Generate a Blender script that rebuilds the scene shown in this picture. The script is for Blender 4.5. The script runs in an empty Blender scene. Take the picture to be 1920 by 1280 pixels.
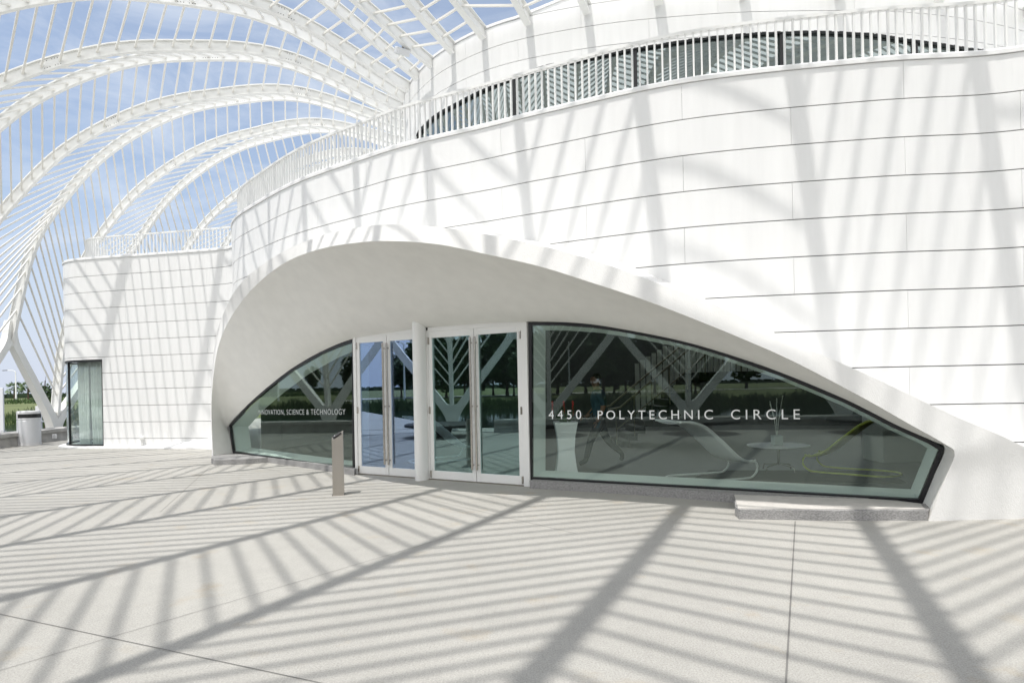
import bpy, bmesh, math, random
from mathutils import Vector, Matrix
random.seed(7)
scene = bpy.context.scene
COL = scene.collection
# ---------------------------------------------------------------- camera
FPX, EYE, ROLL, YH = 1150.0, 1.6, 0.02, 724.0
cam_d = bpy.data.cameras.new('camera'); cam = bpy.data.objects.new('camera', cam_d); COL.objects.link(cam)
cam_d.sensor_width = 36.0; cam_d.lens = FPX/1920*36; cam_d.shift_y = (YH-640)/1920
cam_d.clip_start = .05; cam_d.clip_end = 3000
c_, s_ = math.cos(ROLL), math.sin(ROLL)
cam.matrix_world = Matrix(((c_, s_, 0, 0), (0, 0, -1, 0), (-s_, c_, 0, EYE), (0, 0, 0, 1)))
scene.camera = cam
scene.view_settings.view_transform = 'Standard'
scene.view_settings.look = 'None'
scene.view_settings.exposure = 0.70
# ---------------------------------------------------------------- sky
SUN = Vector((.207, .236, -1)).normalized()
SKYC = 0.10
w = bpy.data.worlds.new('World'); scene.world = w; w.use_nodes = True
nt = w.node_tree; nt.nodes.clear()
out = nt.nodes.new('ShaderNodeOutputWorld'); bg = nt.nodes.new('ShaderNodeBackground')
sky = nt.nodes.new('ShaderNodeTexSky'); sky.sky_type = 'NISHITA'; sky.sun_disc = False
sky.sun_elevation = math.asin(-SUN.z); sky.sun_rotation = math.atan2(-SUN.x, -SUN.y)
sky.dust_density = 1.2; sky.air_density = 1.0; sky.ozone_density = 2.5
tc = nt.nodes.new('ShaderNodeTexCoord'); mp = nt.nodes.new('ShaderNodeMapping')
mp.inputs['Scale'].default_value = (1.6, 3.2, 6.0); mp.inputs['Rotation'].default_value = (.2, .3, .5)
nz = nt.nodes.new('ShaderNodeTexNoise'); nz.inputs['Scale'].default_value = 2.4; nz.inputs['Detail'].default_value = 9
nz.inputs['Roughness'].default_value = .62; nz.inputs['Distortion'].default_value = .6
cr_ = nt.nodes.new('ShaderNodeValToRGB'); cr_.color_ramp.elements[0].position = .42; cr_.color_ramp.elements[1].position = .80
cr_.color_ramp.elements[0].color = (.26, .26, .26, 1); cr_.color_ramp.elements[1].color = (.85, .85, .85, 1)
mx = nt.nodes.new('ShaderNodeMixRGB'); mx.inputs[2].default_value = (5.4, 5.8, 6.3, 1)
mx2 = nt.nodes.new('ShaderNodeMixRGB'); mx2.inputs[2].default_value = (13, 12.9, 12.8, 1)   # unseen bright cloud added behind the viewer as fill light for the walls
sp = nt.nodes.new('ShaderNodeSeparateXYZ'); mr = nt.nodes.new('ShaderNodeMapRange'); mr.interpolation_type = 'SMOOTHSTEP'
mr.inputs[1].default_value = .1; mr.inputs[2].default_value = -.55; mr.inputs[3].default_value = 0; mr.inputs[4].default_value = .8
L = nt.links
L.new(tc.outputs['Generated'], mp.inputs[0]); L.new(mp.outputs[0], nz.inputs['Vector']); L.new(nz.outputs[0], cr_.inputs[0])
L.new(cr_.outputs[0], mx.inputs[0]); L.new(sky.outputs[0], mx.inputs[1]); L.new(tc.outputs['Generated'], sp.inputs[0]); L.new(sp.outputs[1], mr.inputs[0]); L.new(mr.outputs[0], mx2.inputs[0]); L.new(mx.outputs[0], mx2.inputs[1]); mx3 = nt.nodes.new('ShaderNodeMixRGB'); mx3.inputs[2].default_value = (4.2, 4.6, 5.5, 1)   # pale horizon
mr3 = nt.nodes.new('ShaderNodeMapRange'); mr3.interpolation_type = 'SMOOTHSTEP'; mr3.inputs[1].default_value = .32; mr3.inputs[2].default_value = .0; mr3.inputs[3].default_value = 0; mr3.inputs[4].default_value = .9
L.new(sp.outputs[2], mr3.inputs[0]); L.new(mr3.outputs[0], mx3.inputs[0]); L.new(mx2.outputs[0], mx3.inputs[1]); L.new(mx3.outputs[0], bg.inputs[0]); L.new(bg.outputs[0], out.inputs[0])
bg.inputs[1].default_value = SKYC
sd = bpy.data.lights.new('sun', 'SUN'); sun = bpy.data.objects.new('sun', sd); COL.objects.link(sun)
sd.energy = 2.5; sd.angle = math.radians(.65); sd.color = (1, .97, .93)
sun.rotation_euler = SUN.to_track_quat('-Z', 'Y').to_euler(); sun.location = (-10, -10, 40)
scene.cycles.max_bounces = 10; scene.cycles.transparent_max_bounces = 16; scene.cycles.glossy_bounces = 5
scene.cycles.sample_clamp_indirect = 6

# ---------------------------------------------------------------- pixel helpers (a pixel of the photo + a real distance -> a real point)
def ray(u, v):
    a, b = u-960, v-YH
    return (a*c_-b*s_)/FPX, (a*s_+b*c_)/FPX      # x per depth, drop per depth
def at(u, v, d):
    x, b = ray(u, v); return Vector((x*d, d, EYE-b*d))
def on_line(u, v, A, B):                          # on the vertical plane through plan points A, B
    x, b = ray(u, v); dx, dy = B[0]-A[0], B[1]-A[1]
    d = (A[0]*dy-A[1]*dx)/(x*dy-dx); return Vector((x*d, d, EYE-b*d))
def crs(P, n=8):
    P = [Vector(p) for p in P]; Q = [2*P[0]-P[1]]+P+[2*P[-1]-P[-2]]; o = []
    for i in range(1, len(Q)-2):
        for k in range(n):
            t = k/n; a, b, c, d = Q[i-1:i+3]
            o.append(.5*((2*b)+(c-a)*t+(2*a-5*b+4*c-d)*t*t+(3*b-a-3*c+d)*t**3))
    o.append(P[-1]); return o
def interp(x, xs, ys):
    if x <= xs[0]: return ys[0]
    for i in range(1, len(xs)):
        if x <= xs[i]:
            t = (x-xs[i-1])/(xs[i]-xs[i-1]+1e-12); return ys[i-1]+(ys[i]-ys[i-1])*t
    return ys[-1]
class Path:
    def __init__(s, pts):
        s.p = [Vector(p) for p in pts]; s.s = [0]
        for a, b in zip(s.p, s.p[1:]): s.s.append(s.s[-1]+(b-a).length)
        s.L = s.s[-1]
    def at(s, t):
        import bisect
        t = min(max(t, 0), s.L); i = min(max(bisect.bisect_right(s.s, t)-1, 0), len(s.p)-2)
        return s.p[i].lerp(s.p[i+1], (t-s.s[i])/(s.s[i+1]-s.s[i]+1e-12))
    def tan(s, t): return (s.at(t+.05)-s.at(t-.05)).normalized()
    def nrm(s, t): d = s.tan(t); return Vector((d.y, -d.x))
    def near(s, q):
        best = None
        for i in range(len(s.p)-1):
            a, d = s.p[i], s.p[i+1]-s.p[i]; t = min(1, max(0, (q-a).dot(d)/(d.length_squared+1e-12)))
            r = (a+d*t-q).length
            if best is None or r < best[0]: best = (r, s.s[i]+t*d.length)
        return best[1]

# ---------------------------------------------------------------- materials
M = {}
def mat(name, col, rough=.5, metal=0., spec=.5, noise=0., nscale=5., bump=0., bscale=60., stretch=(1, 1, 1), sub=None):
    m = bpy.data.materials.new(name); m.use_nodes = True; n = m.node_tree; b = n.nodes['Principled BSDF']
    b.inputs['Base Color'].default_value = (*col, 1); b.inputs['Roughness'].default_value = rough
    b.inputs['Metallic'].default_value = metal; b.inputs['Specular IOR Level'].default_value = spec
    t = n.nodes.new('ShaderNodeTexCoord'); g = n.nodes.new('ShaderNodeMapping'); g.inputs['Scale'].default_value = stretch
    n.links.new(t.outputs['Object'], g.inputs[0])
    if noise:
        z = n.nodes.new('ShaderNodeTexNoise'); z.inputs['Scale'].default_value = nscale; z.inputs['Detail'].default_value = 8
        n.links.new(g.outputs[0], z.inputs['Vector'])
        x = n.nodes.new('ShaderNodeMixRGB'); x.blend_type = 'MULTIPLY'; x.inputs[0].default_value = 1
        r = n.nodes.new('ShaderNodeMapRange'); r.inputs[1].default_value = .3; r.inputs[2].default_value = .7
        r.inputs[3].default_value = 1-noise; r.inputs[4].default_value = 1+noise
        n.links.new(z.outputs[0], r.inputs[0]); n.links.new(r.outputs[0], x.inputs[2]); x.inputs[1].default_value = (*col, 1)
        n.links.new(x.outputs[0], b.inputs['Base Color'])
    if bump:
        z2 = n.nodes.new('ShaderNodeTexNoise'); z2.inputs['Scale'].default_value = bscale; z2.inputs['Detail'].default_value = 5
        n.links.new(g.outputs[0], z2.inputs['Vector'])
        q = n.nodes.new('ShaderNodeBump'); q.inputs['Strength'].default_value = bump; q.inputs['Distance'].default_value = .01
        n.links.new(z2.outputs[0], q.inputs['Height']); n.links.new(q.outputs[0], b.inputs['Normal'])
    M[name] = m; return m
mat('cladding', (.80, .80, .79), .42, noise=.035, nscale=2.6, stretch=(2.2, 2.2, .22))
mat('joint', (.13, .13, .125), .8)
mat('steel_white', (.80, .80, .775), .38, noise=.03, nscale=2.0)
mat('bar_white', (.80, .785, .74), .45)
mat('rail_white', (.80, .80, .78), .4)
mat('stucco', (.77, .765, .745), .75, noise=.035, nscale=5, stretch=(1, 1, .5), bump=.35, bscale=90)
mat('soffit', (.85, .838, .80), .85, noise=.03, nscale=4, bump=.4, bscale=120)
mat('door_white', (.80, .80, .78), .35)
mat('black', (.012, .012, .014), .35)
mat('stainless', (.44, .41, .37), .32, metal=.95, noise=.06, nscale=3, stretch=(1, 1, .1))
mat('handle_steel', (.50, .47, .43), .25, metal=1.)
mat('rough_stone', (.30, .295, .29), .92, noise=.32, nscale=45, bump=1., bscale=60, stretch=(1, 1, 1.8))
mat('curb_top', (.52, .50, .47), .85, noise=.08, nscale=12, bump=.3)
mat('water', (.02, .03, .025), .06, spec=.6, bump=.15, bscale=1.5)
mat('path', (.5, .48, .45), .9, noise=.1, nscale=2)
mat('joint_line', (.17, .165, .155), .9)
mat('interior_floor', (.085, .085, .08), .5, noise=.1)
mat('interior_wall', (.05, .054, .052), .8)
mat('reveal', (.66, .72, .70), .7)
mat('chair_white', (.84, .85, .86), .4)
mat('chair_green', (.62, .70, .08), .4)
mat('rug', (.03, .027, .03), .95, noise=.2, nscale=30)
mat('rail_dark', (.30, .27, .19), .5)
mat('slat_pale', (.80, .82, .76), .6)
mat('stair_dark', (.02, .02, .02), .6)
mat('curtain', (.80, .82, .81), .9, noise=.05, nscale=8)
mat('bin_grey', (.72, .73, .75), .45, metal=.2)
mat('bin_white', (.74, .74, .75), .4)
mat('bark', (.10, .07, .05), .95, noise=.3, nscale=9, bump=.6, bscale=14)
mat('leaf', (.035, .075, .018), .6, noise=.45, nscale=.9)
mat('leaf_dark', (.06, .095, .035), .7, noise=.5, nscale=.6)
mat('palm_leaf', (.07, .12, .03), .55, noise=.3, nscale=2)
mat('reed', (.055, .095, .026), .8, noise=.45, nscale=.8)
mat('far_wood', (.035, .06, .03), .9, noise=.5, nscale=.15)
mat('skin', (.28, .15, .10), .6)
mat('shirt', (.03, .08, .12), .85)
mat('trousers', (.02, .02, .026), .9)
mat('hair', (.02, .013, .01), .7)
mat('red_petal', (.5, .02, .02), .6)
mat('letter', (.85, .87, .86), .5)
mat('letter_grey', (.50, .53, .52), .6)
mat('asphalt', (.06, .06, .062), .9)
mat('fascia', (.80, .80, .79), .5, noise=.02, nscale=2)

def skylight():
    m = bpy.data.materials.new('skylight'); m.use_nodes = True; n = m.node_tree; n.nodes.clear()
    o = n.nodes.new('ShaderNodeOutputMaterial'); t = n.nodes.new('ShaderNodeBsdfTranslucent'); t.inputs[0].default_value = (.62, .64, .63, 1)
    n.links.new(t.outputs[0], o.inputs[0]); M['skylight'] = m
skylight()
def concrete():
    m = bpy.data.materials.new('plaza_concrete'); m.use_nodes = True; n = m.node_tree; b = n.nodes['Principled BSDF']; K = n.links
    t = n.nodes.new('ShaderNodeTexCoord')
    def noise(sc, det=6, ro=.6, v=None, st=None):
        z = n.nodes.new('ShaderNodeTexNoise'); z.inputs['Scale'].default_value = sc; z.inputs['Detail'].default_value = det; z.inputs['Roughness'].default_value = ro
        g = n.nodes.new('ShaderNodeMapping'); g.inputs['Scale'].default_value = st or (1, 1, 1); K.new(t.outputs['Object'], g.inputs[0]); K.new(g.outputs[0], z.inputs['Vector']); return z.outputs[0]
    def ramp(src, a, b_, c, d):
        r = n.nodes.new('ShaderNodeMapRange'); K.new(src, r.inputs[0])
        for i, v in zip((1, 2, 3, 4), (a, b_, c, d)): r.inputs[i].default_value = v
        return r.outputs[0]
    def mul(x, y):
        q = n.nodes.new('ShaderNodeMath'); q.operation = 'MULTIPLY'; K.new(x, q.inputs[0]); K.new(y, q.inputs[1]); return q.outputs[0]
    v = mul(mul(ramp(noise(.5, 5), .3, .7, .89, 1.07), ramp(noise(7, 7, .7), .3, .7, .95, 1.04)), ramp(noise(90, 3, .8), .25, .75, .62, 1.32))
    v = mul(v, ramp(noise(260, 2, .9), .3, .7, .84, 1.14))
    v = mul(v, ramp(noise(8, 3, .6, st=(14, .5, 1)), .35, .65, .97, 1.03))
    c = n.nodes.new('ShaderNodeMixRGB'); c.blend_type = 'MULTIPLY'; c.inputs[0].default_value = 1; c.inputs[1].default_value = (.385, .375, .345, 1)
    K.new(v, c.inputs[2])
    st = n.nodes.new('ShaderNodeMixRGB'); st.inputs[2].default_value = (.36, .29, .19, 1); K.new(c.outputs[0], st.inputs[1])
    K.new(ramp(noise(1.7, 5), .60, .74, 0, .45), st.inputs[0])
    K.new(st.outputs[0], b.inputs['Base Color']); b.inputs['Roughness'].default_value = .88
    q = n.nodes.new('ShaderNodeBump'); q.inputs['Strength'].default_value = .55; q.inputs['Distance'].default_value = .006
    K.new(noise(110, 4, .8), q.inputs['Height']); K.new(q.outputs[0], b.inputs['Normal']); M['concrete'] = m
concrete()
def grass():
    m = mat('grass', (.105, .125, .038), .9, noise=.3, nscale=.35, bump=.6, bscale=6)
grass()
def glass(name, tint, base, refl=(1, 1, 1)):
    m = bpy.data.materials.new(name); m.use_nodes = True; n = m.node_tree; n.nodes.clear(); K = n.links
    o = n.nodes.new('ShaderNodeOutputMaterial'); x = n.nodes.new('ShaderNodeMixShader')
    tr = n.nodes.new('ShaderNodeBsdfTransparent'); tr.inputs[0].default_value = (*tint, 1)
    gl = n.nodes.new('ShaderNodeBsdfGlossy'); gl.inputs['Roughness'].default_value = 0.0; gl.inputs[0].default_value = (*refl, 1)
    f = n.nodes.new('ShaderNodeLayerWeight'); f.inputs[0].default_value = .5
    p5 = n.nodes.new('ShaderNodeMath'); p5.operation = 'POWER'; p5.inputs[1].default_value = 4.5; K.new(f.outputs['Facing'], p5.inputs[0])
    a = n.nodes.new('ShaderNodeMath'); a.operation = 'MULTIPLY_ADD'; a.inputs[1].default_value = .9; a.inputs[2].default_value = base; a.use_clamp = True
    K.new(p5.outputs[0], a.inputs[0]); K.new(a.outputs[0], x.inputs[0]); K.new(tr.outputs[0], x.inputs[1]); K.new(gl.outputs[0], x.inputs[2]); K.new(x.outputs[0], o.inputs[0])
    M[name] = m
glass('glass_green', (.95, .985, .965), .066, (.84, .98, .92))
glass('glass_blue', (.80, .89, .97), .30, (.62, .77, 1.))
glass('glass_teal', (.84, .95, .94), .17, (.72, .95, .95))
glass('glass_upper', (.42, .50, .50), .34, (.78, .88, .86))
glass('glass_clear', (.94, .98, .96), .05)

# ---------------------------------------------------------------- mesh builder
class MB:
    def __init__(s): s.v = []; s.f = []; s.m = []; s.mi = 0
    def add(s, vs, fs):
        o = len(s.v); s.v += [Vector(v) for v in vs]; s.f += [tuple(i+o for i in f) for f in fs]; s.m += [s.mi]*len(fs); return s
    def box(s, lo, hi, mtx=None):
        (x0, y0, z0), (x1, y1, z1) = lo, hi
        vs = [Vector(p) for p in ((x0, y0, z0), (x1, y0, z0), (x1, y1, z0), (x0, y1, z0), (x0, y0, z1), (x1, y0, z1), (x1, y1, z1), (x0, y1, z1))]
        if mtx: vs = [mtx@v for v in vs]
        return s.add(vs, [(0, 3, 2, 1), (4, 5, 6, 7), (0, 1, 5, 4), (1, 2, 6, 5), (2, 3, 7, 6), (3, 0, 4, 7)])
    def grid(s, rows, close=False, flip=False):
        n = len(rows[0]); vs = [v for r in rows for v in r]; fs = []
        for i in range(len(rows)-1):
            for j in range(n if close else n-1):
                k = (j+1) % n; f = (i*n+j, i*n+k, (i+1)*n+k, (i+1)*n+j); fs.append(f[::-1] if flip else f)
        return s.add(vs, fs)
    def sweep(s, pts, prof, side=None, scale=None, caps=True):
        rows = []
        for i, p in enumerate(pts):
            T = (pts[min(i+1, len(pts)-1)]-pts[max(i-1, 0)]).normalized()
            S = Vector(side) if side else T.cross(Vector((0, 0, 1)))
            if S.length < 1e-4: S = Vector((1, 0, 0))
            S = (S-T*S.dot(T)).normalized(); U = S.cross(T)
            k = scale[i] if scale else (1, 1)
            if not hasattr(k, '__len__'): k = (k, k)
            rows.append([p+S*a*k[0]+U*b*k[1] for a, b in prof])
        s.grid(rows, close=True)
        if caps:
            n = len(prof); o = len(s.v)
            s.add(rows[0], [tuple(range(n))]); s.add(rows[-1], [tuple(range(n))[::-1]])
        return s
    def tube(s, pts, r, n=8, caps=True, scale=None):
        return s.sweep([Vector(p) for p in pts], [(r*math.cos(2*math.pi*k/n), r*math.sin(2*math.pi*k/n)) for k in range(n)], scale=scale, caps=caps)
    def cyl(s, c, r, z0, z1, n=24, r2=None):
        r2 = r if r2 is None else r2
        A = [Vector((c[0]+r*math.cos(2*math.pi*k/n), c[1]+r*math.sin(2*math.pi*k/n), z0)) for k in range(n)]
        B = [Vector((c[0]+r2*math.cos(2*math.pi*k/n), c[1]+r2*math.sin(2*math.pi*k/n), z1)) for k in range(n)]
        s.grid([A, B], close=True); s.add(A, [tuple(range(n))[::-1]]); s.add(B, [tuple(range(n))]); return s
    def lathe(s, c, prof, n=28):
        return s.grid([[Vector((c[0]+r*math.cos(2*math.pi*k/n), c[1]+r*math.sin(2*math.pi*k/n), c[2]+z)) for k in range(n)] for r, z in prof], close=True)
    def build(s, name, material, parent=None, smooth=False, fix=True, mods=None):
        me = bpy.data.meshes.new(name); me.from_pydata([tuple(v) for v in s.v], [], s.f)
        ms = material if isinstance(material, (list, tuple)) else [material]
        for m in ms: me.materials.append(M[m])
        if len(ms) > 1:
            for p, i in zip(me.polygons, s.m): p.material_index = i
        if fix:
            b = bmesh.new(); b.from_mesh(me); bmesh.ops.recalc_face_normals(b, faces=b.faces); b.to_mesh(me); b.free()
        if smooth:
            for p in me.polygons: p.use_smooth = True
        me.update(); o = bpy.data.objects.new(name, me); COL.objects.link(o)
        if parent: o.parent = parent
        return o
RECT = lambda a, b: [(-a/2, -b/2), (a/2, -b/2), (a/2, b/2), (-a/2, b/2)]
def empty(name, label, cat, group=None, loc=(0, 0, 0)):
    o = bpy.data.objects.new(name, None); COL.objects.link(o); o.location = loc; o.empty_display_size = .2
    o['label'] = label; o['category'] = cat
    if group: o['group'] = group
    return o
def tag(o, label, cat, group=None, kind=None):
    if label: o['label'] = label
    if cat: o['category'] = cat
    if group: o['group'] = group
    if kind: o['kind'] = kind
    return o
def struct(o): o['kind'] = 'structure'; return o
def bevel(o, w=.01, n=2, ang=40):
    m = o.modifiers.new('bevel', 'BEVEL'); m.width = w; m.segments = n; m.limit_method = 'ANGLE'; m.angle_limit = math.radians(ang); return o
def solid(o, t, off=-1):
    m = o.modifiers.new('solid', 'SOLIDIFY'); m.thickness = t; m.offset = off; return o

# ---------------------------------------------------------------- plan curves
V2 = lambda p: Vector((p[0], p[1]))
WALL = Path([V2(p) for p in crs([(-12.6, 25), (-13.9, 22.6), (-14.35, 20.9), (-14.2, 19.6), (-13.55, 18.8), (-12.3, 18.42), (-11, 18.18), (-9.6, 17.9), (-8.5, 17.66), (-7.85, 17.35),
      (-7.35, 16.6), (-7.0, 15.5), (-6.55, 14.62), (-5.88, 13.8), (-4.2, 12.1), (-2.44, 10.8), (-1.66, 10.3), (-.34, 9.65), (.64, 9.14), (2.46, 8.33), (4.67, 7.9), (6.03, 7.79), (6.7, 7.62), (7.6, 7.3), (9.5, 6.6), (12, 5.6)], 10)])
DRUM = Path([V2(p) for p in crs([(2, 31.5), (-.4, 29.5), (-1.9, 27), (-2.8, 24), (-3.2, 21.5), (-3.25, 19.5), (-2.95, 17.9), (-2.3, 16.6), (-1.4, 15.5), (0, 14.5), (2, 13.85), (4, 13.55), (6, 13.45), (9, 13.6), (12, 14.35), (15, 15.8), (18, 18.4), (20, 22), (21, 26)], 10)])
ZT, CRS_ = 5.67, .49
GA, GB, GC, GD = (-6.75, 14.85), (-3.0, 11.65), (.23, 9.79), (4.94, 7.38)      # glass line in plan
DH = 2.61

# ================================================================ PERGOLA
PP = [-0.2288, 1.1019, -0.792, 0.449, -14.1959, 9.6892, -5.8321, 12.6152, 2.7302, 0.8893, 0.2576, 0.0068, 3.3621, 6.3915, 8.0228, 9.5164, 10.6558, 11.166, 11.2744, 10.0942, 0.1438, 0.2071]
ZK = crs([(t, z) for t, z in zip((0, .06, .14, .25, .4, .55, .75, 1.), PP[12:20])], 20)
ZX, ZY = [v.x for v in ZK], [v.y for v in ZK]
DS0 = DRUM.near(Vector((-.7, 14.9)))
def ring(i):
    k = (i-4)/6.; r = PP[4:12]
    return Vector((r[0]+r[2]*k+r[4]*k*k+r[6]*k**3, r[1]+r[3]*k+r[5]*k*k+r[7]*k**3))
def ring_out(i):
    d = ring(i+.2)-ring(i-.2); n = Vector((-d.y, d.x)).normalized()
    return n if n.dot(ring(i)-Vector((2, 18))) > 0 else -n
def drum_end(i):
    return DRUM.at(DS0-(PP[0]+PP[1]*i+PP[2]*i*i*.1+PP[3]*i**3*.01))
def beam_pts(i, n=56):
    R, E = ring(i), drum_end(i); d = 1 if i % 2 else -1; o = []
    for k in range(n):
        t = (k/(n-1))**1.3; xy = R.lerp(E, t)
        z = interp(t, ZX, ZY)+d*(PP[20]*math.sin(math.pi*t)+PP[21]*(1-t))
        o.append(Vector((xy.x, xy.y, z)))
    return o
def ibeam(h, wt, wb, tw=.035, tf=.03):
    a = h/2
    return [(-wb/2, -a), (wb/2, -a), (wb/2, -a+tf), (tw/2, -a+tf), (tw/2, a-tf), (wt/2, a-tf), (wt/2, a), (-wt/2, a), (-wt/2, a-tf), (-tw/2, a-tf), (-tw/2, -a+tf), (-wb/2, -a+tf)]
IB = ibeam(.30, .15, .15)
bm_ = MB().box((-.023, -.023, 0), (.023, .023, 1)); BAR = bm_.build('bar', 'bar_white'); BARME = BAR.data; bpy.data.objects.remove(BAR)
OX, OY = [-1.8, -.9, .5, 3, 6.3, 8.2, 9.6, 13, 18], [2.4, 3.0, 3.0, 2.2, 1.4, 1.15, .94, .5, .2]
LBL = {12: 'white steel pergola bay farthest round the building, showing above the side wing railing', 10: 'white steel pergola bay whose V foot stands behind the waste bin',
       8: 'white steel pergola bay whose node rises at the left picture edge above the lawn', 6: 'white steel pergola bay arching across the sky from the left edge to the drum',
       4: 'white steel pergola bay crossing the top left corner of the sky', 2: 'white steel pergola bay with a floodlight near its end on the upper drum',
       0: 'white steel pergola bay landing high on the drum just above the curved corner', -2: 'white steel pergola bay topmost in view, its tip touching the drum rim'}
def bay(i):
    lab = LBL.get(i, 'white steel pergola bay overhead, seen only by its striped shadow on the plaza')
    fo = ring(i)+ring_out(i)*.32; foot = Vector((fo.x, fo.y, 0))
    e = empty('pergola_arch', lab, 'pergola arch', 'pergola bays round the building', foot); 
    inv = Matrix.Translation(-foot)
    def mv(mb): mb.v = [inv@v for v in mb.v]; return mb
    R = ring(i); sp = beam_pts(i); nd = beam_pts(i+1); nd2 = beam_pts(i+2) if False else None
    low = [foot+Vector((0, 0, z)) if z < .3 else foot.lerp(Vector((R.x, R.y, 0)), min(1, (z/3.2)**1.3))+Vector((0, 0, z)) for z in (.85, 1.6, 2.4)]
    IB = ibeam(.30, .13, .12) if i > 0 else ibeam(.30, .16, .16) if i > -4 else ibeam(.30, .19, .19)
    mv(MB().sweep(low+sp, IB, side=None)).build('spine_beam', 'steel_white', e)
    mv(MB().sweep([Vector((nd[0].x, nd[0].y, nd[0].z-.25))]+nd, IB)).build('beam', 'steel_white', e)
    # V support: block at the foot, two curved arms reaching the neighbouring nodes, flat web up the middle
    s = MB(); up = Vector((0, 0, 1)); o3 = Vector((*ring_out(i), 0))
    for j in (-1, 1):
        N = beam_pts(i+j, 8)[0]; d = Vector((N.x, N.y, 0))-foot
        k = [foot+up*0, foot+d*.02+up*.45, foot+d*.16+up*1.0, foot+d*.50+up*2.05, foot+d*.80+up*2.95, foot+d*.95+up*3.5, Vector((N.x, N.y, 4.15))]
        pts = crs(k, 6); m = len(pts)
        s.sweep(pts, RECT(.26, .30), side=o3, scale=[(interp(q/m, [0, .15, .4, 1], [1.5, 1.25, 1, .72]), interp(q/m, [0, .12, .3, .7, .9, 1], [1.3, 1.25, .95, .85, 1.1, .65])) for q in range(m)])
    def arm(i0, j):
        f0 = ring(i0)+ring_out(i0)*.32; f0 = Vector((f0.x, f0.y, 0)); N = beam_pts(i0+j, 8)[0]; d = Vector((N.x, N.y, 0))-f0
        return crs([f0, f0+d*.02+up*.45, f0+d*.16+up*1.0, f0+d*.50+up*2.05, f0+d*.80+up*2.95, f0+d*.95+up*3.5, Vector((N.x, N.y, 4.15))], 6)
    def gusset(A, B, ctl, th):
        m = len(A); inner = []
        for q in range(2*m-1):
            t = q/(2*m-2); inner.append(A[0]*(1-t)**2+ctl*2*t*(1-t)+B[0]*t*t)
        outer = A+B[::-1][1:]
        rows = [[a+o3*sg for a in outer] for sg in (-th,)]+[[a+o3*sg for a in inner] for sg in (-th, th)]+[[a+o3*th for a in outer]]
        s.grid(rows)
    A, B = arm(i, -1), arm(i, 1)
    gusset(A[5:15][::-1], B[5:15][::-1], foot+up*.62, .11)
    A, B = arm(i, 1), arm(i+2, -1); nd0 = beam_pts(i+1, 8)[0]
    o3 = Vector((*ring_out(i+1), 0)); gusset(A[22:36], B[22:36], Vector((nd0.x, nd0.y, 3.95)), .10)
    mv(s).build('support', 'steel_white', e)
    SP = Path(low+sp); lowL = SP.L-Path(sp).L; cnt = 0
    bars = []
    for nn in (i-1, i+1):
        NP = Path(beam_pts(nn)); s0 = -1.55; AS = interp(i, [-4, -2, 2, 6], [2.9, 1.6, .8, 0]) if nn < i else -interp(i, [-4, -2, 2, 6], [1.1, .65, .4, 0])
        while True:
            sl = s0+interp(s0, OX, OY)+AS*min(1, max(0, (s0+1)/4))
            if sl > NP.L-.25 or s0+lowL > SP.L-.2: break
            if sl > .35: bars.append((SP.at(s0+lowL)-Vector((0, 0, .02)), NP.at(sl)-Vector((0, 0, .03))))
            s0 += .36 if i <= -2 else .40 if i <= 2 else .45
    bars.sort(key=lambda t: t[0].y if i < 4 else t[0].z)
    for a, b in bars[:100]:
        o = bpy.data.objects.new('bar', BARME); COL.objects.link(o); o.parent = e
        d = b-a; q = d.to_track_quat('Z', 'Y')
        o.matrix_basis = Matrix.Translation(a-foot)@q.to_matrix().to_4x4()@Matrix.Diagonal((1, 1, d.length, 1))
    if len(bars) > 100:      # the few past a hundred, next to the drum and mostly hidden, as one part
        s = MB()
        for a, b in bars[100:]: s.sweep([a, b], RECT(.046, .046))
        mv(s).build('bars', 'bar_white', e)['kind'] = 'stuff'
    # bolted splice plates on the webs
    pth = Path(sp); pn = Path(nd)
    for P_, ss in ((pth, 3.4), (pth, 8.6), (pth, 14.6), (pn, 4.2), (pn, 12.2)):
        s = MB(); c = P_.at(ss); T = (P_.at(ss+.1)-P_.at(ss-.1)).normalized(); S = T.cross(up).normalized(); U = S.cross(T)
        s.sweep([P_.at(ss+k*.1) for k in (-2.3, -1, 0, 1, 2.3)], RECT(.05, .23))
        s.mi = 1
        for dx in (-3, -2, -1, 1, 2, 3):
            for dz in (-.08, .08):
                q0 = P_.at(ss+dx*.065)
                for sg in (-1, 1):
                    q = q0+U*dz+S*sg*.02
                    s.sweep([q, q+S*sg*.014], [(.010*math.cos(a_*1.047), .010*math.sin(a_*1.047)) for a_ in range(6)], side=T)
        mv(s).build('splice_plate', ['steel_white', 'joint'], e)
    s = MB()
    return e
bays = {i: bay(i) for i in range(-10, 14, 2)}

# ================================================================ BUILDING
bld = empty('curved_building', 'white curved building clad in horizontal panels with an arched glass entrance', 'building')
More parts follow.
